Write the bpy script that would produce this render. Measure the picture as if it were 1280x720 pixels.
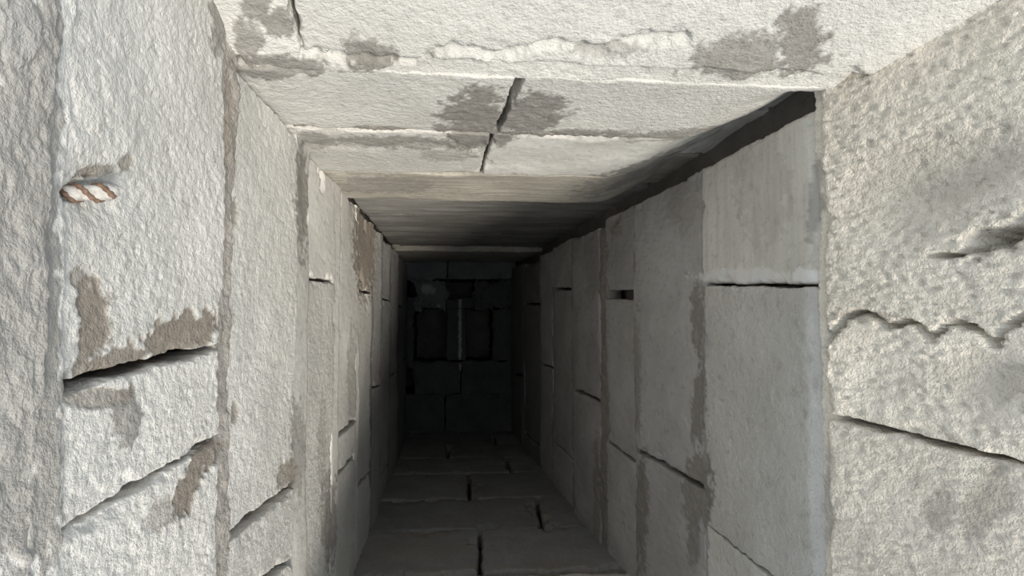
import bpy, math, random
import numpy as np
from mathutils import Matrix, Vector

# ---------------------------------------------------------------- camera, sky, sun, exposure
# A masonry shaft seen from its mouth, looking down. World Z is up; the photograph's
# "up" is world +Y, its "right" is world +X, depth D runs down (world -Z).
F = 800.0                                   # focal length in pixels of the 1280x720 frame
VPX, VPY = 565.0, 397.0                     # where the shaft's axis vanishes
CAMZ = 3.17                                 # camera height above the shaft's bottom
scene = bpy.context.scene
for o in list(bpy.data.objects):
    bpy.data.objects.remove(o)
cd = bpy.data.cameras.new('camera')
cam = bpy.data.objects.new('camera', cd)
scene.collection.objects.link(cam)
cd.sensor_width = 36.0
cd.lens = 36.0 * F / 1280.0
cd.clip_start = 0.01
B_ = math.atan((VPY - 360.0) / F)
A_ = math.atan((640.0 - VPX) / F * math.cos(B_))
RC = Matrix.Rotation(-A_, 3, 'Y') @ Matrix.Rotation(B_, 3, 'X')
cam.matrix_world = Matrix.Translation((0, 0, CAMZ)) @ RC.to_4x4()
scene.camera = cam
RCN = np.array(RC)

world = bpy.data.worlds.new('sky')
scene.world = world
world.use_nodes = True
bg = world.node_tree.nodes['Background']
bg.inputs[0].default_value = (0.80, 0.90, 1.0, 1)
bg.inputs[1].default_value = 0.78

sd = bpy.data.lights.new('sun', 'SUN')
sd.energy = 3.3
sd.angle = math.radians(18)
sd.color = (1.0, 0.93, 0.82)
sun = bpy.data.objects.new('sun', sd)
scene.collection.objects.link(sun)
SUN_DIR = Vector((-0.37, 0.44, -1.0))
sun.rotation_euler = SUN_DIR.to_track_quat('-Z', 'Y').to_euler()
sun.location = (2, -3, 7)

vs = scene.view_settings
vs.view_transform = 'Standard'
vs.look = 'None'
vs.gamma = 1.0
vs.use_curve_mapping = False
vs.exposure = 0.30

random.seed(5)
COL = scene.collection

# ---------------------------------------------------------------- numpy noise
def _hash(ix, iy, iz, seed):
    h = (ix.astype(np.int64) * 374761393 + iy.astype(np.int64) * 668265263
         + iz.astype(np.int64) * 2147483647 + seed * 974634777) & 0xFFFFFFFF
    h = ((h ^ (h >> 13)) * 1274126177) & 0xFFFFFFFF
    h = ((h ^ (h >> 16)) * 2246822519) & 0xFFFFFFFF
    return (h ^ (h >> 15)).astype(np.float64) / 4294967295.0

def vnoise(P, seed=0):
    """smooth value noise in -1..1"""
    f = np.floor(P)
    w = P - f
    w = w * w * w * (w * (w * 6 - 15) + 10)
    f = f.astype(np.int64)
    r = 0
    for dx in (0, 1):
        wx = w[:, 0] if dx else 1 - w[:, 0]
        for dy in (0, 1):
            wy = w[:, 1] if dy else 1 - w[:, 1]
            for dz in (0, 1):
                wz = w[:, 2] if dz else 1 - w[:, 2]
                r = r + wx * wy * wz * _hash(f[:, 0] + dx, f[:, 1] + dy, f[:, 2] + dz, seed)
    return r * 2 - 1

def fbm(P, octv=3, seed=0, gain=0.5):
    a, s, t = 1.0, 0.0, 0.0
    for i in range(octv):
        s = s + a * vnoise(P * (2.03 ** i) + 17.3 * i, seed + i)
        t += a
        a *= gain
    return s / t

# ---------------------------------------------------------------- pixels <-> shaft
def ray(px, py):
    v = RCN @ np.array([(px - 640) / F, (360 - py) / F, -1.0])
    return v / -v[2]                        # per unit of depth: (X, H, -1)

def to_px(P):
    """world points -> photo pixels (to place stains and cracks on the surfaces)"""
    q = (P - np.array([0, 0, CAMZ])) @ RCN
    return 640 + F * q[:, 0] / -q[:, 2], 360 - F * q[:, 1] / -q[:, 2]

XL, HC, HF = -0.21, 0.25, -0.558            # left wall, upper wall, lower wall
END = 3.17                                  # depth of the bottom
RZ = [0.30, 0.70, 1.02, 1.34, 1.60, 1.90, 2.2, 2.45, 2.85, 3.3]
RX = [0.605, 0.402, 0.398, 0.382, 0.367, 0.352, 0.338, 0.322, 0.303, 0.283]
def XR(d):
    return np.interp(d, RZ, RX)

def d_left(px, py=380):
    return XL / ray(px, py)[0]
def d_right(px, py=380):
    k = ray(px, py)[0]
    d = 1.0
    for _ in range(40):
        d = 0.5 * d + 0.5 * float(XR(d)) / k
    return d
def d_up(py, px=600):
    return HC / ray(px, py)[1]
def d_low(py, px=600):
    return HF / ray(px, py)[1]

# surfaces: (D, T) -> point on the wall, inward normal
def s_left(D, T):
    return np.stack([np.full_like(D, XL), T, CAMZ - D], 1), np.array([1.0, 0, 0])
def s_right(D, T):
    return np.stack([XR(D), T, CAMZ - D], 1), np.array([-1.0, 0, 0])
def s_up(D, T):
    return np.stack([T, np.full_like(D, HC), CAMZ - D], 1), np.array([0, -1.0, 0])
def s_low(D, T):
    return np.stack([T, np.full_like(D, HF), CAMZ - D], 1), np.array([0, 1.0, 0])
def s_end(D, T):                            # D is H here
    return np.stack([T, D, np.full_like(D, CAMZ - END)], 1), np.array([0, 0, 1.0])

# ---------------------------------------------------------------- stains, cracks (photo pixels)
# (wall, cx, cy, rx, ry, angle in degrees, channel, strength): 0 brown bare stone, 1 grey mortar smear, 2 white crust
STAINS = [
 ('L', 125, 400, 20, 58, 3, 0, 1), ('L', 150, 452, 55, 14, -17, 0, .9), ('L', 222, 418, 55, 22, -22, 0, 1),
 ('L', 132, 214, 30, 7, -10, 0, .8), ('L', 160, 203, 9, 11, 0, 0, .8), ('L', 110, 350, 10, 18, 0, 0, .7),
 ('L', 236, 600, 14, 48, 24, 0, 1), ('L', 258, 566, 24, 12, -30, 0, .9), ('L', 158, 520, 18, 36, 0, 1, .8),
 ('L', 125, 497, 42, 12, -8, 0, .7), ('L', 297, 268, 4, 16, 0, 0, .8), ('L', 298, 520, 4, 14, 0, 0, .8),
 ('L', 268, 20, 10, 45, 0, 1, .9), ('L', 68, 40, 10, 28, 0, 1, .9), ('L', 200, 640, 18, 25, 30, 0, .5),
 ('L', 285, 150, 5, 60, 0, 0, .7), ('L', 378, 250, 10, 75, 0, 1, 1), ('L', 372, 560, 10, 60, 0, 1, .7),
 ('L', 360, 590, 12, 22, 20, 0, .8), ('L', 15, 30, 22, 45, 0, 2, 1), ('L', 440, 470, 5, 60, 0, 1, .5),
 ('L', 412, 650, 8, 60, 0, 1, .9), ('L', 457, 300, 14, 70, 0, 0, 1), ('L', 404, 560, 4, 60, 0, 1, .5),
 ('U', 592, 145, 42, 38, -35, 1, 1), ('U', 662, 142, 48, 24, -8, 1, 1), ('U', 600, 168, 50, 10, 0, 1, 1),
 ('U', 462, 78, 32, 15, 4, 1, 1), ('U', 350, 88, 62, 10, 0, 1, .9), ('U', 320, 36, 22, 16, 30, 1, .9),
 ('U', 350, 52, 30, 10, 12, 1, .9), ('U', 312, 60, 16, 18, 0, 1, .8), ('U', 930, 86, 62, 17, -4, 1, .9),
 ('U', 1000, 76, 34, 24, -10, 1, 1), ('U', 520, 176, 100, 7, 2, 1, .8), ('U', 725, 163, 60, 4, 0, 1, .9),
 ('U', 850, 168, 70, 9, 0, 1, .8), ('U', 395, 175, 26, 10, 0, 1, .6), ('U', 790, 218, 70, 14, -14, 1, .9),
 ('U', 480, 228, 60, 10, 0, 1, .7), ('U', 560, 190, 40, 6, 0, 1, .5), ('U', 760, 78, 50, 5, 0, 1, .6),
 ('R', 872, 400, 9, 45, 0, 1, 1), ('R', 874, 505, 9, 60, 3, 1, 1), ('R', 872, 615, 17, 55, 4, 1, 1),
 ('R', 868, 665, 8, 40, 0, 1, 1), ('R', 850, 250, 20, 40, 0, 0, .35), ('R', 1015, 240, 10, 55, 8, 1, .6),
 ('R', 1005, 345, 24, 9, 0, 2, 1), ('R', 930, 345, 60, 9, 0, 2, .8), ('R', 950, 240, 30, 60, 0, 0, .22),
 ('R', 1195, 205, 135, 42, -18, 0, .22), ('L', 15, 330, 45, 480, 0, 1, .75), ('L', 55, 330, 22, 480, 0, 1, .8), ('R', 803, 640, 8, 70, 0, 1, 1), ('R', 798, 470, 5, 80, 0, 1, .7),  # widest R entry: faint brown band over the near rough block
 ('R', 755, 470, 5, 80, 0, 1, .6), ('R', 748, 620, 6, 80, 0, 1, .8), ('R', 742, 320, 10, 60, 0, 1, .5),
 ('R', 1240, 620, 26, 45, 20, 0, .45), ('R', 1180, 640, 20, 26, 0, 0, .4), ('R', 1090, 395, 40, 8, 0, 0, .5),
 ('R', 1035, 620, 8, 60, 0, 1, .5), ('R', 1230, 470, 60, 30, 0, 0, .3), ('R', 1250, 300, 40, 14, -20, 0, .5),
 ('R', 768, 285, 8, 10, 0, 0, .5), ('R', 720, 420, 5, 40, 0, 1, .4),
 ('D', 515, 688, 72, 20, -3, 0, .45), ('D', 665, 624, 38, 10, 8, 0, .45), ('D', 676, 645, 10, 20, 0, 0, .45),
 ('D', 600, 712, 160, 7, -2, 0, .45), ('D', 585, 605, 8, 18, 0, 0, .45), ('D', 700, 705, 50, 10, 0, 0, .45),
 ('E', 536, 362, 8, 6, 0, 2, .5), ('E', 575, 415, 2, 45, 0, 2, .6), ('E', 548, 384, 3, 3, 0, 2, .6),
]
# (wall, polyline, half width in px, depth in metres)
CRACKS = [
 ('R', [(1030, 440), (1040, 420), (1060, 398), (1085, 388), (1112, 408), (1140, 400), (1165, 424), (1190, 404),
        (1220, 410), (1245, 432), (1262, 408), (1290, 392)], 4, 0.035),
 ('R', [(1168, 320), (1200, 319), (1230, 302), (1262, 290)], 4, 0.030),
 ('R', [(1225, 304), (1250, 295), (1300, 278)], 15, 0.042),
 ('L', [(96, 243), (122, 232), (150, 226)], 10, 0.014),
 ('U', [(560, 172), (585, 184), (605, 178)], 4, 0.004),
 ('U', [(380, 77), (520, 84), (560, 72), (620, 80), (700, 72), (740, 79), (790, 71), (860, 70)], 4, 0.006),
 ('U', [(372, 178), (470, 182), (530, 176), (580, 184)], 3, 0.003),
]
def stain_mask(wall, P):
    n = len(P)
    out = np.zeros((n, 4)); out[:, 3] = 1
    px, py = to_px(P)
    big = fbm(P * 55, 3, 91)
    fine = fbm(P * 210, 2, 92)
    for (w, cx, cy, rx, ry, an, ch, st) in STAINS:
        if w != wall:
            continue
        a = math.radians(an)
        u = ((px - cx) * math.cos(a) + (py - cy) * math.sin(a)) / rx
        v = (-(px - cx) * math.sin(a) + (py - cy) * math.cos(a)) / ry
        r = np.sqrt(u * u + v * v) + 0.55 * big + 0.35 * fine
        m = np.clip((1.12 - r) / 0.22, 0, 1) * st
        out[:, ch] = np.maximum(out[:, ch], m)
    return out
def crack_depth(wall, P):
    px, py = to_px(P)
    d = np.zeros(len(P))
    wob = fbm(P * 120, 2, 77)
    for (w, pl, hw, dep) in CRACKS:
        if w != wall:
            continue
        best = np.full(len(P), 1e9)
        for (x0, y0), (x1, y1) in zip(pl[:-1], pl[1:]):
            L = (x1 - x0) ** 2 + (y1 - y0) ** 2
            t = np.clip(((px - x0) * (x1 - x0) + (py - y0) * (y1 - y0)) / L, 0, 1)
            best = np.minimum(best, np.hypot(px - x0 - t * (x1 - x0), py - y0 - t * (y1 - y0)))
        m = np.clip(1.25 + 0.8 * wob - best / hw, 0, 1)
        d = np.maximum(d, dep * m)
    return d

# broad hollows: (wall, cx, cy, rx, ry, angle, depth)
DENTS = [('R', 1200, 215, 120, 42, -18, 0.012), ('R', 1120, 250, 60, 40, 0, 0.006), ('R', 1090, 460, 60, 40, 0, 0.006),
         ('L', 130, 240, 50, 40, 0, 0.006), ('L', 385, 260, 12, 70, 0, 0.006), ('R', 1240, 470, 50, 40, 0, 0.010)]
def dents(wall, P):
    px, py = to_px(P)
    d = np.zeros(len(P))
    for (w, cx, cy, rx, ry, an, dep) in DENTS:
        if w == wall:
            a = math.radians(an)
            u = ((px - cx) * math.cos(a) + (py - cy) * math.sin(a)) / rx
            v = (-(px - cx) * math.sin(a) + (py - cy) * math.cos(a)) / ry
            d += dep * np.exp(-(u * u + v * v))
    if wall == 'U':                         # the ends by the right wall are worn back behind its blocks
        dd = CAMZ - P[:, 2]
        x0 = np.interp(dd, [0.66, 0.72, 0.86, 1.1, 1.4], [0.345, 0.315, 0.285, 0.26, 0.26])
        t = np.clip((P[:, 0] - x0 + 0.012 * fbm(P * 15, 2, 7)) / 0.14, 0, 1)
        d += np.where((dd > 0.672) & (dd < 1.36), 0.045 * t * t * (1.6 - 0.6 * t), 0)
    return d

# ---------------------------------------------------------------- materials
def make_mat(name, base, base2, bump, rough=0.92, grain=None):
    m = bpy.data.materials.new(name)
    m.use_nodes = True
    nt = m.node_tree
    N, L = nt.nodes, nt.links
    bs = N['Principled BSDF']
    bs.inputs['Roughness'].default_value = rough
    bs.inputs['Specular IOR Level'].default_value = 0.25
    geo = N.new('ShaderNodeNewGeometry')
    def noise(scale, detail, rgh=0.6, vec=None):
        n = N.new('ShaderNodeTexNoise')
        n.inputs['Scale'].default_value = scale
        n.inputs['Detail'].default_value = detail
        n.inputs['Roughness'].default_value = rgh
        L.new(vec or geo.outputs['Position'], n.inputs['Vector'])
        return n.outputs['Fac']
    def ramp(sock, a, b, lo=0.0, hi=1.0):
        r = N.new('ShaderNodeMapRange')
        r.inputs[1].default_value = a; r.inputs[2].default_value = b
        r.inputs[3].default_value = lo; r.inputs[4].default_value = hi
        L.new(sock, r.inputs[0])
        return r.outputs[0]
    def mix(fac, a, b, mode='MIX'):
        x = N.new('ShaderNodeMix'); x.data_type = 'RGBA'; x.blend_type = mode
        for s, v in ((x.inputs[0], fac), (x.inputs[6], a), (x.inputs[7], b)):
            if hasattr(v, 'is_linked'):
                L.new(v, s)
            elif isinstance(v, tuple):
                s.default_value = v + (1,)
            else:
                s.default_value = v
        return x.outputs[2]
    c = mix(ramp(noise(9, 5), 0.35, 0.68), base, base2)
    c = mix(ramp(noise(60, 4), 0.56, 0.74, 0, 0.55), c, tuple(0.62 * v for v in base2))
    speck = mix(ramp(noise(420, 2), 0.62, 0.75, 0, 0.55), c, tuple(0.45 * v for v in base2))
    c = speck
    if grain:
        mp = N.new('ShaderNodeMapping'); mp.inputs['Scale'].default_value = grain
        L.new(geo.outputs['Position'], mp.inputs['Vector'])
        g = noise(1.0, 4, 0.65, mp.outputs[0])
        c = mix(ramp(g, 0.42, 0.62, 0, 0.6 if name != 'brushed_pale_block' else 0.22), c, tuple(0.55 * v for v in base2))
    inf = N.new('ShaderNodeObjectInfo')
    hsv = N.new('ShaderNodeHueSaturation')
    L.new(c, hsv.inputs['Color'])
    L.new(ramp(inf.outputs['Random'], 0, 1, 0.88, 1.08), hsv.inputs['Value'])
    c = hsv.outputs[0]
    at = N.new('ShaderNodeAttribute'); at.attribute_name = 'stain'
    sp = N.new('ShaderNodeSeparateColor'); L.new(at.outputs['Color'], sp.inputs[0])
    br = mix(noise(130, 4), (0.15, 0.122, 0.098), (0.40, 0.36, 0.31))
    gy = mix(noise(110, 4), (0.19, 0.178, 0.162), (0.37, 0.352, 0.325))
    c = mix(sp.outputs[2], c, (0.78, 0.77, 0.75))
    c = mix(sp.outputs[1], c, gy)
    c = mix(sp.outputs[0], c, br)
    L.new(c, bs.inputs['Base Color'])
    # fine relief
    add = N.new('ShaderNodeMath'); add.operation = 'ADD'
    L.new(noise(330, 3, 0.7), add.inputs[0])
    mu = N.new('ShaderNodeMath'); mu.operation = 'MULTIPLY'; mu.inputs[1].default_value = 1.6
    L.new(noise(120, 3, 0.6), mu.inputs[0]); L.new(mu.outputs[0], add.inputs[1])
    bp = N.new('ShaderNodeBump')
    bp.inputs['Strength'].default_value = bump
    bp.inputs['Distance'].default_value = 0.004
    L.new(add.outputs[0], bp.inputs['Height'])
    L.new(bp.outputs[0], bs.inputs['Normal'])
    return m

M = {
 'crust': make_mat('limewashed_porous_block', (0.70, 0.685, 0.65), (0.60, 0.585, 0.55), 0.55),
 'warm': make_mat('cream_rough_block', (0.86, 0.80, 0.70), (0.78, 0.72, 0.62), 0.8),
 'smooth': make_mat('sawn_pale_block', (0.66, 0.65, 0.62), (0.56, 0.545, 0.51), 0.25),
 'brushed': make_mat('brushed_pale_block', (0.74, 0.72, 0.665), (0.64, 0.62, 0.565), 0.2, grain=(6, 5, 60)),
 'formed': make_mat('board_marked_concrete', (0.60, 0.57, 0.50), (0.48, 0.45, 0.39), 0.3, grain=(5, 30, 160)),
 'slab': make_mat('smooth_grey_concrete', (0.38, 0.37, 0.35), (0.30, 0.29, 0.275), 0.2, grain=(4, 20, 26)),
 'sooty': make_mat('deep_shade_grey_block', (0.30, 0.30, 0.30), (0.23, 0.23, 0.23), 0.3),  # missing light on the lower wall and bottom, put into the colour
 'black': make_mat('darkest_shade_block', (0.13, 0.13, 0.13), (0.09, 0.09, 0.09), 0.3),  # darkness at the shaft's bottom painted as block colour
 'dusty': make_mat('shade_tinted_grey_block', (0.47, 0.465, 0.455), (0.38, 0.375, 0.365), 0.25),  # depth shade painted into deeper side blocks; also one grey joint
 'dull': make_mat('shade_dulled_grey_block', (0.30, 0.30, 0.30), (0.23, 0.23, 0.23), 0.25),  # light falloff of the deepest side courses, put into the colour
 'mortar': make_mat('grey_lime_mortar', (0.40, 0.375, 0.345), (0.27, 0.25, 0.225), 0.6),
 'backing': make_mat('dark_mortar_core', (0.22, 0.205, 0.19), (0.15, 0.14, 0.13), 0.6),
}

# ---------------------------------------------------------------- mesh builders
def grid_1d(n, e):
    """n+1 parameters, denser within e of both ends"""
    s = np.linspace(0, 1, n + 1)
    if e < 0.3:
        ex = np.array([0.25, 0.55]) * e
        s = np.unique(np.concatenate([s, ex, 1 - ex]))
    return s

def link_mesh(name, V, faces, mat, parent, stain=None):
    c = V.mean(0) if parent is None else (V.min(0) + V.max(0)) / 2
    me = bpy.data.meshes.new(name)
    me.from_pydata((V - c).tolist(), [], faces)
    if stain is not None:
        ca = me.color_attributes.new('stain', 'FLOAT_COLOR', 'POINT')
        ca.data.foreach_set('color', stain.astype(np.float32).ravel())
    me.polygons.foreach_set('use_smooth', [True] * len(me.polygons))
    me.materials.append(mat)
    o = bpy.data.objects.new(name, me)
    COL.objects.link(o)
    o.location = c
    if parent is not None:
        o.parent = parent
        o.location = Vector(c) - parent.location
    return o

TRI = [0]
def block(name, wall, surf, quad, style, parent, bulge=0.0, thick=0.06, wob=0.003, edge_r=0.003, recess=0.0,
          lump=1.0, chip=1.0, tilt=0.0, fine=1.0, brown=0.0):
    """one stone: quad = (D,T) at [near/start, near/end, far/end, far/start]; front face is a displaced grid"""
    q = np.array(quad, float)
    dmid = max(q[:, 0].mean(), 0.3) if wall != 'E' else END
    wD = np.linalg.norm((q[3] + q[2] - q[0] - q[1]) / 2)
    wT = np.linalg.norm((q[1] + q[2] - q[0] - q[3]) / 2)
    st = max(1.7 * dmid / F, 0.0011) / fine
    sD = max(min(2.2 * dmid * dmid / (0.25 * F), 3 * st), st) / (fine if wall != 'E' else 1)
    nT, nD = int(np.clip(wT / st, 4, 420)), int(np.clip(wD / sD, 4, 260))
    sv, su = grid_1d(nT, edge_r / wT), grid_1d(nD, edge_r / wD)
    U, Vv = np.meshgrid(su, sv, indexing='ij')
    u, v = U.ravel(), Vv.ravel()
    D = (1 - u) * ((1 - v) * q[0, 0] + v * q[1, 0]) + u * ((1 - v) * q[3, 0] + v * q[2, 0])
    T = (1 - u) * ((1 - v) * q[0, 1] + v * q[1, 1]) + u * ((1 - v) * q[3, 1] + v * q[2, 1])
    P, n = surf(D, T)
    sd_ = int(abs(q.sum()) * 7919) % 997
    # wobbling outline
    e1 = np.minimum(u, 1 - u) * wD
    e2 = np.minimum(v, 1 - v) * wT
    near = np.clip(1 - np.minimum(e1, e2) / 0.04, 0, 1)
    D = D + near * (wob * fbm(P * 28, 3, sd_) + 0.4 * wob * vnoise(P * 160, sd_ + 3))
    T = T + near * (wob * fbm(P * 28 + 50, 3, sd_ + 5) + 0.4 * wob * vnoise(P * 160, sd_ + 8))
    P, n = surf(D, T)
    e = np.minimum(e1, e2)
    r = edge_r * (1 + 0.6 * fbm(P * 22, 2, sd_ + 9))
    rec = np.where(e < r, r - np.sqrt(np.maximum(r * r - (r - e) ** 2, 0)), 0) * 0.8
    cw = np.clip(fbm(P * 19, 3, sd_ + 11) - 0.12, 0, 1) * 0.055 * chip
    rec = rec + np.clip((cw - e) / 0.005, 0, 1) * (0.004 + 0.004 * (fbm(P * 60, 2, 4) + 0.5)) * chip
    stn = stain_mask(wall, P)
    rec = rec + 0.0022 * stn[:, 0] - 0.0022 * stn[:, 1] * (0.4 + fbm(P * 70, 3, 31)) - 0.001 * stn[:, 2]
    low = 0.0035 * fbm(P * 9, 2, sd_ + 21)
    if style in ('crust', 'warm'):
        k = 1.0 - 0.6 * np.maximum(stn[:, 0], stn[:, 1])
        a = vnoise(P * 210, 41); b_ = vnoise(P * 400, 42); c_ = fbm(P * 80, 2, 43)
        pits = np.clip(a * 0.7 + b_ * 0.5 - 0.12, 0, 1)
        lumps = (-0.0021 * pits + 0.0004 * b_ + (0.0009 if style == 'crust' else 0.0003) * c_) * lump * k
        if style == 'warm':
            lumps = lumps * 1.3
    elif style == 'mortar':
        lumps = 0.0035 * fbm(P * 60, 3, 51) + 0.0012 * vnoise(P * 220, 52) + 0.003 * fbm(P * 22, 2, 53)
    elif style in ('formed', 'slab'):
        Q = P * np.array([6, 40, 200.0])
        lumps = 0.0012 * fbm(Q, 3, 61) + 0.0004 * vnoise(P * 200, 62)
    elif style == 'brushed':
        Q = P * np.array([60, 14, 170.0])
        lumps = 0.0007 * fbm(Q, 2, 63) + 0.0004 * vnoise(P * 220, 62)
    elif style == 'dusty':
        lumps = 0.0012 * vnoise(P * 210, 71) + 0.0009 * fbm(P * 70, 2, 72)
    else:
        lumps = 0.0006 * vnoise(P * 230, 71) + 0.0008 * fbm(P * 60, 2, 72)
    rec = rec + crack_depth(wall, P) + dents(wall, P) + recess
    tl = tilt * (u - 0.5)
    P = P + n[None, :] * (low + lumps - rec + bulge + tl)[:, None]
    if brown:
        stn[:, 0] = np.maximum(stn[:, 0], brown * np.clip(0.75 + fbm(P * 40, 2, 8), 0, 1))
    a, b = len(su), len(sv)
    idx = np.arange(a * b).reshape(a, b)
    Fq = np.stack([idx[:-1, :-1], idx[:-1, 1:], idx[1:, 1:], idx[1:, :-1]], -1).reshape(-1, 4)
    loop = np.concatenate([idx[0, :-1], idx[:-1, -1], idx[-1, :0:-1], idx[:0:-1, 0]])
    base = surf(D[loop], T[loop])[0]
    tk = max(thick, 0.085 if wall == 'U' else 0) + recess - bulge
    m = len(loop)
    Vl, Sl, side = [P], [stn], []
    prevr = loop
    off = a * b
    front = P[loop]
    fr = (0.0025, 0.006, 0.011, 0.018, 0.028, tk) if tk > 0.04 else (0.004, 0.012, tk)
    for j, dep in enumerate(fr):
        ring = front * (1 - dep / tk) + (base - n[None, :] * tk) * (dep / tk)
        if j < len(fr) - 1:
            tang = np.roll(front, -1, 0) - np.roll(front, 1, 0)
            out = np.cross(tang, n)
            out /= np.linalg.norm(out, axis=1)[:, None] + 1e-9
            ring = ring + out * (0.0022 * fbm(ring * 70, 3, 15))[:, None]
        idr = off + np.arange(m)
        Vl.append(ring); Sl.append(stain_mask(wall, ring))
        side.append(np.stack([prevr, idr, np.roll(idr, -1), np.roll(prevr, -1)], 1))
        prevr = idr
        off += m
    Vall = np.concatenate(Vl)
    stall = np.concatenate(Sl)
    faces = Fq.tolist() + np.concatenate(side).tolist() + [prevr[::-1].tolist()]
    # orient outwards
    p0, p1, p2 = Vall[faces[len(faces) // 3][0]], Vall[faces[len(faces) // 3][1]], Vall[faces[len(faces) // 3][2]]
    if np.dot(np.cross(p1 - p0, p2 - p0), n) < 0:
        faces = [f[::-1] for f in faces]
    TRI[0] += 2 * len(faces)
    return link_mesh(name, Vall, faces, M[style], parent, stall)

def slab_box(name, lo, hi, label, kind='structure', cat='wall'):
    x0, y0, z0 = lo; x1, y1, z1 = hi
    V = np.array([(x, y, z) for x in (x0, x1) for y in (y0, y1) for z in (z0, z1)], float)
    f = [(0, 1, 3, 2), (4, 6, 7, 5), (0, 4, 5, 1), (2, 3, 7, 6), (0, 2, 6, 4), (1, 5, 7, 3)]
    o = link_mesh(name, V, f, M['backing'], None)
    o.data.polygons.foreach_set('use_smooth', [False] * 6)
    o['label'] = label; o['category'] = cat; o['kind'] = kind
    return o

# ---------------------------------------------------------------- the shell: backing of each wall
BK = 0.05                                   # backing lies this far behind the block faces
DEEP = END + 0.35
wl = slab_box('wall_left', (XL - BK - 0.16, HF - 0.21, CAMZ - DEEP), (XL - BK, HC + 0.21, CAMZ - 0.245),
              'pale rough block wall with a broken steel stub and brown flaked patches')
wu = slab_box('wall_back', (XL - BK, HC + BK + 0.03, CAMZ - DEEP), (0.68, HC + BK + 0.18, CAMZ - 0.46),
              'white block wall split by an open joint amid grey mortar smears')
wd = slab_box('wall_front', (XL - BK, HF - BK - 0.16, CAMZ - DEEP), (0.62, HF - BK, CAMZ - 0.60),
              'dark shaded block wall opposite the white wall with the split joint')
# right backing follows the leaning face
V = []
ST = (0.45, 0.72, 1.34, 2.2, 2.85, DEEP)
for d in ST:
    x = float(XR(d)) + BK
    for (xx, hh) in ((x, HF - 0.21), (x + 0.16, HF - 0.21), (x + 0.16, HC + 0.21), (x, HC + 0.21)):
        V.append((xx, hh, CAMZ - d))
wr = link_mesh('wall_right', np.array(V, float),
               [(0, 1, 2, 3)] + [(4 * k + a, 4 * k + b, 4 * k + 4 + b, 4 * k + 4 + a) for k in range(len(ST) - 1)
                                 for a, b in ((0, 3), (1, 0), (2, 1), (3, 2))]
               + [tuple(4 * (len(ST) - 1) + k for k in (3, 2, 1, 0))], M['backing'], None)
wr.data.polygons.foreach_set('use_smooth', [False] * len(wr.data.polygons))
wr['label'] = 'cream and grey block wall with a cracked hollow in its roughest block'
wr['category'] = 'wall'; wr['kind'] = 'structure'

# ---------------------------------------------------------------- side wall courses
def side_course(wall, parent, x_near, x_far, joints, styles, joint_px=8, top_gap=0.006, top_up=0.0, bulges=None, **kw):
    """a course between two image columns; joints = [(y at near edge, y at far edge, gap px)] top to bottom"""
    surf = s_left if wall == 'L' else s_right
    df = d_left if wall == 'L' else d_right
    d0, d1 = df(x_near), df(x_far)
    def hh(x, y):
        d = df(x, 380)
        return ray(x, y)[1] * d
    edges = [(HC + top_up - top_gap, HC + top_up - top_gap, 0)]
    for (ya, yb, g) in joints:
        edges.append((hh(x_near, ya), hh(x_far, yb), g * 0.5 * d0 / F))
    edges.append((HF - 0.02, HF - 0.02, 0))
    g = 0.5 * joint_px
    for i in range(len(edges) - 1):
        a, b = edges[i], edges[i + 1]
        quad = [(d0, a[0] - a[2]), (d0, b[0] + b[2]), (d1, b[1] + b[2]), (d1, a[1] - a[2])]
        k = dict(kw)
        if bulges:
            k['bulge'] = bulges[i % len(bulges)]
        s = styles[i % len(styles)]
        if isinstance(s, tuple):
            k.update(s[1]); s = s[0]
        block('block', wall, surf, quad, s, parent, **k)
    return d0, d1

def bed_joint(wall, parent, d0, d1, recess=0.006, t0=None, t1=None, style='mortar', tilt=0.0):
    surf = {'L': s_left, 'R': s_right, 'U': s_up, 'D': s_low}[wall]
    if t0 is None:
        t0, t1 = (HF, HC) if wall in 'LR' else (XL, 0.42)
    block('mortar_joint', wall, surf, [(d0 - .004, t0), (d0 - .004, t1), (d1 + .004, t1), (d1 + .004, t0)], style, parent,
          recess=recess, thick=0.035, edge_r=0.002, chip=0, wob=0.001, tilt=tilt)

# left wall, from the mouth down.  (x near, x far, joints, styles)
LEFT = [
 (-80, 48, [], [('crust', dict(lump=2.2))]),
 (78, 271, [(487, 432, 16), (672, 548, 9)], ['crust'], dict()),
 (288, 369, [(677, 606, 13), (760, 700, 9)], ['crust']),
 (385, 418, [(347, 353, 5)], [('smooth', dict(chip=1.5)), 'crust']),
 (424, 446, [(548, 524, 6), (597, 566, 6)], ['smooth', 'smooth', 'crust']),
 (449, 464, [(362, 366, 4), (612, 590, 5)], [('smooth', dict(brown=.85, chip=1.5)), 'smooth', 'smooth']),
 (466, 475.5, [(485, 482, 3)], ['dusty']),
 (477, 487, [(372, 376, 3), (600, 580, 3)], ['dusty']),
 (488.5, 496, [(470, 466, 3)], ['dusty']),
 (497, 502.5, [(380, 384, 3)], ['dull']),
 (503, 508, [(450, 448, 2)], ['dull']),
]
LB = [0.0, 0.001, -0.001, -0.003, -0.001, -0.002, 0.0, -0.001, 0.001, 0.0, 0.0]
prev = None
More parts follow.
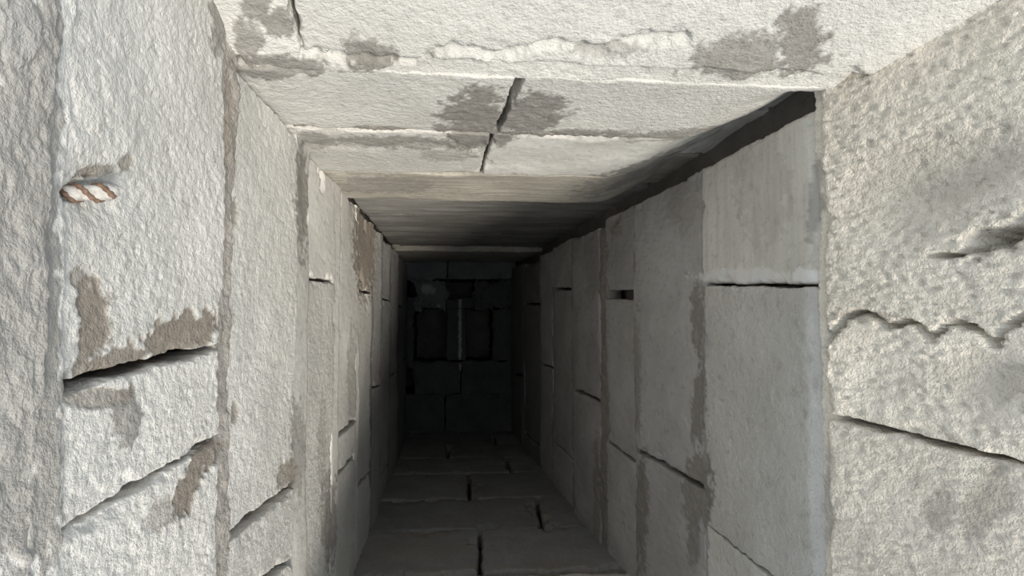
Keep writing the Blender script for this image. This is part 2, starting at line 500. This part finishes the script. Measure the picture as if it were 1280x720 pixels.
for i, c in enumerate(LEFT):
    d0, d1 = side_course('L', wl, c[0], c[1], c[2], c[3], bulges=[LB[i]], tilt=0.006, wob=0.003, edge_r=0.002, top_up=0.058 if i < 2 else 0.0,
                         chip=0.45 if i < 3 else 0.8)
    if prev is not None:
        bed_joint('L', wl, prev, d0, recess=(0, 0.0, 0.0005, 0.0005, 0.001)[i] if i < 5 else 0.001, t1=HC + (0.05 if i < 3 else 0.0), t0=HF,
                  style=('', 'crust', 'mortar', 'smooth', 'smooth', 'smooth')[i] if i < 6 else 'dull',
                  tilt=0.003 if i > 1 else 0.0)
    prev = d1

RIGHT = [
 (1400, 1036, [(406, 400, -14), (613, 520, 11)], [('warm', dict(bulge=0.004, lump=2.0)), ('warm', dict(lump=1.8)), ('warm', dict(lump=1.2))]),
 (1027, 880, [(357, 356, 6), (775, 656, 5)], [('brushed', dict(chip=.9, edge_r=.006, tilt=.010, bulge=-.003)), 'crust', 'crust']),
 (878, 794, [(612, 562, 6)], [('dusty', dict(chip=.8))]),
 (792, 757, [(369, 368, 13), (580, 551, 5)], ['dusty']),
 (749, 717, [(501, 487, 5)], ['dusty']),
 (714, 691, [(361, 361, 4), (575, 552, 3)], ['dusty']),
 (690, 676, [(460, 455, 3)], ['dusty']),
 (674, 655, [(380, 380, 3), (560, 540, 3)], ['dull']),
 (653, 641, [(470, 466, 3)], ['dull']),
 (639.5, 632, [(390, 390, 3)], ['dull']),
]
RT = [0.012, 0.012, 0.012, 0.010, 0.024, 0.012, 0.020, 0.034, 0.014, 0.022]
RB = [0.004, -0.002, 0.0, -0.003, 0.001, -0.004, 0.0, -0.004, 0.0, -0.003]
prev = None
for i, c in enumerate(RIGHT):
    d0, d1 = side_course('R', wr, c[0], c[1], c[2], c[3], bulges=[RB[i]], top_gap=RT[i], wob=0.003, edge_r=0.0025, tilt=0.004, top_up=0.05 if i == 0 else 0.0,
                         chip=0.5 if i < 3 else 0.9)
    if prev is not None:
        bed_joint('R', wr, prev, d0, recess=0.0012 if i < 3 else 0.003, t0=HF, t1=HC + (0.03 if i == 1 else -RT[i] - 0.004), style=('', 'warm', 'dusty', 'mortar', 'mortar', 'mortar', 'mortar', 'mortar')[i] if i < 8 else 'dull')
    prev = d1

# upper wall (top of the picture) and lower wall (bottom of the picture)
def flat_course(wall, parent, y_near, y_far, joints, styles, x_lo, x_hi, d=None, bulge=0.0, ht=None, **kw):
    surf, df, H = (s_up, d_up, HC) if wall == 'U' else (s_low, d_low, HF)
    H = ht or H
    d0, d1 = d or (df(y_near), df(y_far))
    def xx(x, y):
        v = ray(x, y)
        return v[0] * H / v[1]
    edges = [(x_lo, x_lo, 0)] + [(xx(a, y_near), xx(b, y_far), g * 0.5 * d0 / F) for (a, b, g) in joints] + [(x_hi, x_hi, 0)]
    for i in range(len(edges) - 1):
        a, b = edges[i], edges[i + 1]
        quad = [(d0, a[0] + a[2]), (d0, b[0] - b[2]), (d1, b[1] - b[2]), (d1, a[1] + a[2])]
        s = styles[i % len(styles)]
        k = dict(kw)
        if isinstance(s, tuple):
            k.update(s[1]); s = s[0]
        block('block', wall, surf, quad, s, parent, **dict(dict(bulge=bulge), **k))
    return d0, d1

UX = (XL - 0.03, 0.448)
UP = [
 (-20, 66, [(362, 386, 5)], [('crust', dict(lump=.6, tilt=.05)), ('crust', dict(lump=.5, tilt=.05))], -0.030, (0.455, 0.628), HC + 0.02),
 (98, 163, [(652, 620, 11)], [('crust', dict(lump=.6)), ('crust', dict(lump=.4))], 0.0),
 (167, 213, [(615, 601, 5)], [('crust', dict(lump=.5)), ('smooth', dict())], 0.003),
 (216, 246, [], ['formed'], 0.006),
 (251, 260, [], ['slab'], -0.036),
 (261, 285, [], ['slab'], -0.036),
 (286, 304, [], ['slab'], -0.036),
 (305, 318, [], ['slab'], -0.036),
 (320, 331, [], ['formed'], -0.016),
]
prev = None
for i, c in enumerate(UP):
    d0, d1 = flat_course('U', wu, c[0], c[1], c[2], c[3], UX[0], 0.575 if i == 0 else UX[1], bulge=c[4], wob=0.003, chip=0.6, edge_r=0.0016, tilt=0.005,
                         d=c[5] if len(c) > 5 else None, ht=c[6] if len(c) > 6 else None)
    if prev is not None:
        if i > 1:
            bed_joint('U', wu, prev, d0, recess=0.003 if i < 4 else 0.039)
        else:
            bed_joint('U', wu, prev - 0.004, d0, recess=0.008, style='crust', tilt=0.008)
    prev = d1

LOX = (XL - 0.03, 0.43)
LOW = [
 (None, None, [], ['crust'], (0.62, 0.87)), (None, None, [], ['crust'], (0.885, 1.13)),
 (None, None, [], ['crust'], (1.145, 1.395)),
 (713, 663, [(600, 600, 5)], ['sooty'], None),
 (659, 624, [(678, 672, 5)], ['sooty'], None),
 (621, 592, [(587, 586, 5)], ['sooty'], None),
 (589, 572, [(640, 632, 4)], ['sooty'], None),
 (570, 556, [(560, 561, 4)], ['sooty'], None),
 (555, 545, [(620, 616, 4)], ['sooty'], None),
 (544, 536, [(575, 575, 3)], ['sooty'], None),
]
prev = None
for i, c in enumerate(LOW):
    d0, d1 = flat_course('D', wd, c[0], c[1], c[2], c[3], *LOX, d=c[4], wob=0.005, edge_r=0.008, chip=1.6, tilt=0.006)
    if prev is not None:
        bed_joint('D', wd, prev, d0, recess=0.011)
    prev = d1

# ---------------------------------------------------------------- the bottom with its openings
fl = slab_box('floor', (XL - 0.2, HF - 0.2, CAMZ - DEEP - 0.12), (0.66, HC + 0.25, CAMZ - DEEP),
              'dark bottom of the shaft with two square holes beside a narrow pier', cat='floor')
def pe(px, py):
    v = ray(px, py) * END
    return v[0], v[1]
def end_piece(name, x0, y0, x1, y1, style='black', **kw):
    a = pe(x0, y0); b = pe(x1, y1)
    quad = [(a[1], a[0]), (a[1], b[0]), (b[1], b[0]), (b[1], a[0])]
    block(name, 'E', s_end, quad, style, fl, thick=0.30, fine=2.0, **kw)
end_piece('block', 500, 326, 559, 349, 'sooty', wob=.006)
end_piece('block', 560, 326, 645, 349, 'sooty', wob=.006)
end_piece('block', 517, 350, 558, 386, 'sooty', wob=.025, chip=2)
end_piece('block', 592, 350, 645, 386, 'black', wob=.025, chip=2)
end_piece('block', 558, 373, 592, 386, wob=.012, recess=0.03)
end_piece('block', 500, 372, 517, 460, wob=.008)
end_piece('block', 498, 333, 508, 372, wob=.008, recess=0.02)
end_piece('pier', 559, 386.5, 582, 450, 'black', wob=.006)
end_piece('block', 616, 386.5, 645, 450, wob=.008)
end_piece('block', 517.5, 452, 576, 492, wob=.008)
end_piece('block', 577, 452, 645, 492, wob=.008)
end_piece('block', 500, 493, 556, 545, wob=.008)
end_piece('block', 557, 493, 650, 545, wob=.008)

# ---------------------------------------------------------------- broken twisted steel stub in the left wall
def tube(pts, rad, seg=12):
    V, Fc = [], []
    for i, p in enumerate(pts):
        p = Vector(p)
        t = (Vector(pts[min(i + 1, len(pts) - 1)]) - Vector(pts[max(i - 1, 0)])).normalized()
        s = t.orthogonal().normalized() if i == 0 else (s - t * s.dot(t)).normalized()
        q = t.cross(s)
        for k in range(seg):
            a = 2 * math.pi * k / seg
            V.append(p + (s * math.cos(a) + q * math.sin(a)) * rad[i])
    for i in range(len(pts) - 1):
        for k in range(seg):
            Fc.append((i * seg + k, i * seg + (k + 1) % seg, (i + 1) * seg + (k + 1) % seg, (i + 1) * seg + k))
    Fc.append(tuple(range(seg - 1, -1, -1)))
    Fc.append(tuple((len(pts) - 1) * seg + k for k in range(seg)))
    return np.array([tuple(v) for v in V]), Fc

def plain_mat(name, c1, c2, rough, metal):
    m = bpy.data.materials.new(name); m.use_nodes = True
    N, L = m.node_tree.nodes, m.node_tree.links
    bs = N['Principled BSDF']
    bs.inputs['Roughness'].default_value = rough; bs.inputs['Metallic'].default_value = metal
    g = N.new('ShaderNodeNewGeometry'); n = N.new('ShaderNodeTexNoise')
    n.inputs['Scale'].default_value = 300; n.inputs['Detail'].default_value = 4
    L.new(g.outputs['Position'], n.inputs['Vector'])
    r = N.new('ShaderNodeValToRGB')
    r.color_ramp.elements[0].color = c1 + (1,); r.color_ramp.elements[1].color = c2 + (1,)
    r.color_ramp.elements[0].position = .35; r.color_ramp.elements[1].position = .65
    L.new(n.outputs['Fac'], r.inputs[0]); L.new(r.outputs[0], bs.inputs['Base Color'])
    return m
LIME = plain_mat('limed_steel', (0.34, 0.31, 0.28), (0.56, 0.545, 0.52), 0.85, 0.0)
RUST = plain_mat('rusted_rib', (0.10, 0.06, 0.04), (0.22, 0.14, 0.10), 0.8, 0.0)
d = d_left(104, 236)
h = ray(104, 236)[1] * d
root = bpy.data.objects.new('rebar_stub', None)
COL.objects.link(root)
root.location = (XL, h, CAMZ - d)
root.empty_display_size = 0.02
root['label'] = 'broken ribbed steel bar stub poking out of a pale block'
root['category'] = 'rebar'
p0 = np.array([-0.014, -0.003, 0.0]); p1 = np.array([0.013, 0.001, -0.014])
ax = (p1 - p0) / np.linalg.norm(p1 - p0)
n_ = 14
pts = [p0 + (p1 - p0) * k / (n_ - 1) for k in range(n_)]
rad = [0.0046] * (n_ - 3) + [0.0048, 0.0036, 0.0016]
def child(name, V, Fc, mat):
    me = bpy.data.meshes.new(name); me.from_pydata(V.tolist(), [], Fc)
    me.polygons.foreach_set('use_smooth', [True] * len(me.polygons)); me.materials.append(mat)
    o = bpy.data.objects.new(name, me); COL.objects.link(o); o.parent = root
    return o
child('bar', *tube(pts, rad), LIME)
s = Vector(ax).orthogonal().normalized(); q = Vector(ax).cross(s)
for ph in (0, math.pi):
    hp = []
    for k in range(40):
        t = k / 39 * 0.9
        a = ph + t * 2 * math.pi * 1.4
        c = Vector(p0 + (p1 - p0) * t)
        hp.append(c + (s * math.cos(a) + q * math.sin(a)) * 0.0045)
    child('rib', *tube(hp, [0.0012 + 0.0007 * math.sin(k * 0.9 + ph) ** 2 for k in range(40)], 6), RUST)
print('triangles about', TRI[0])
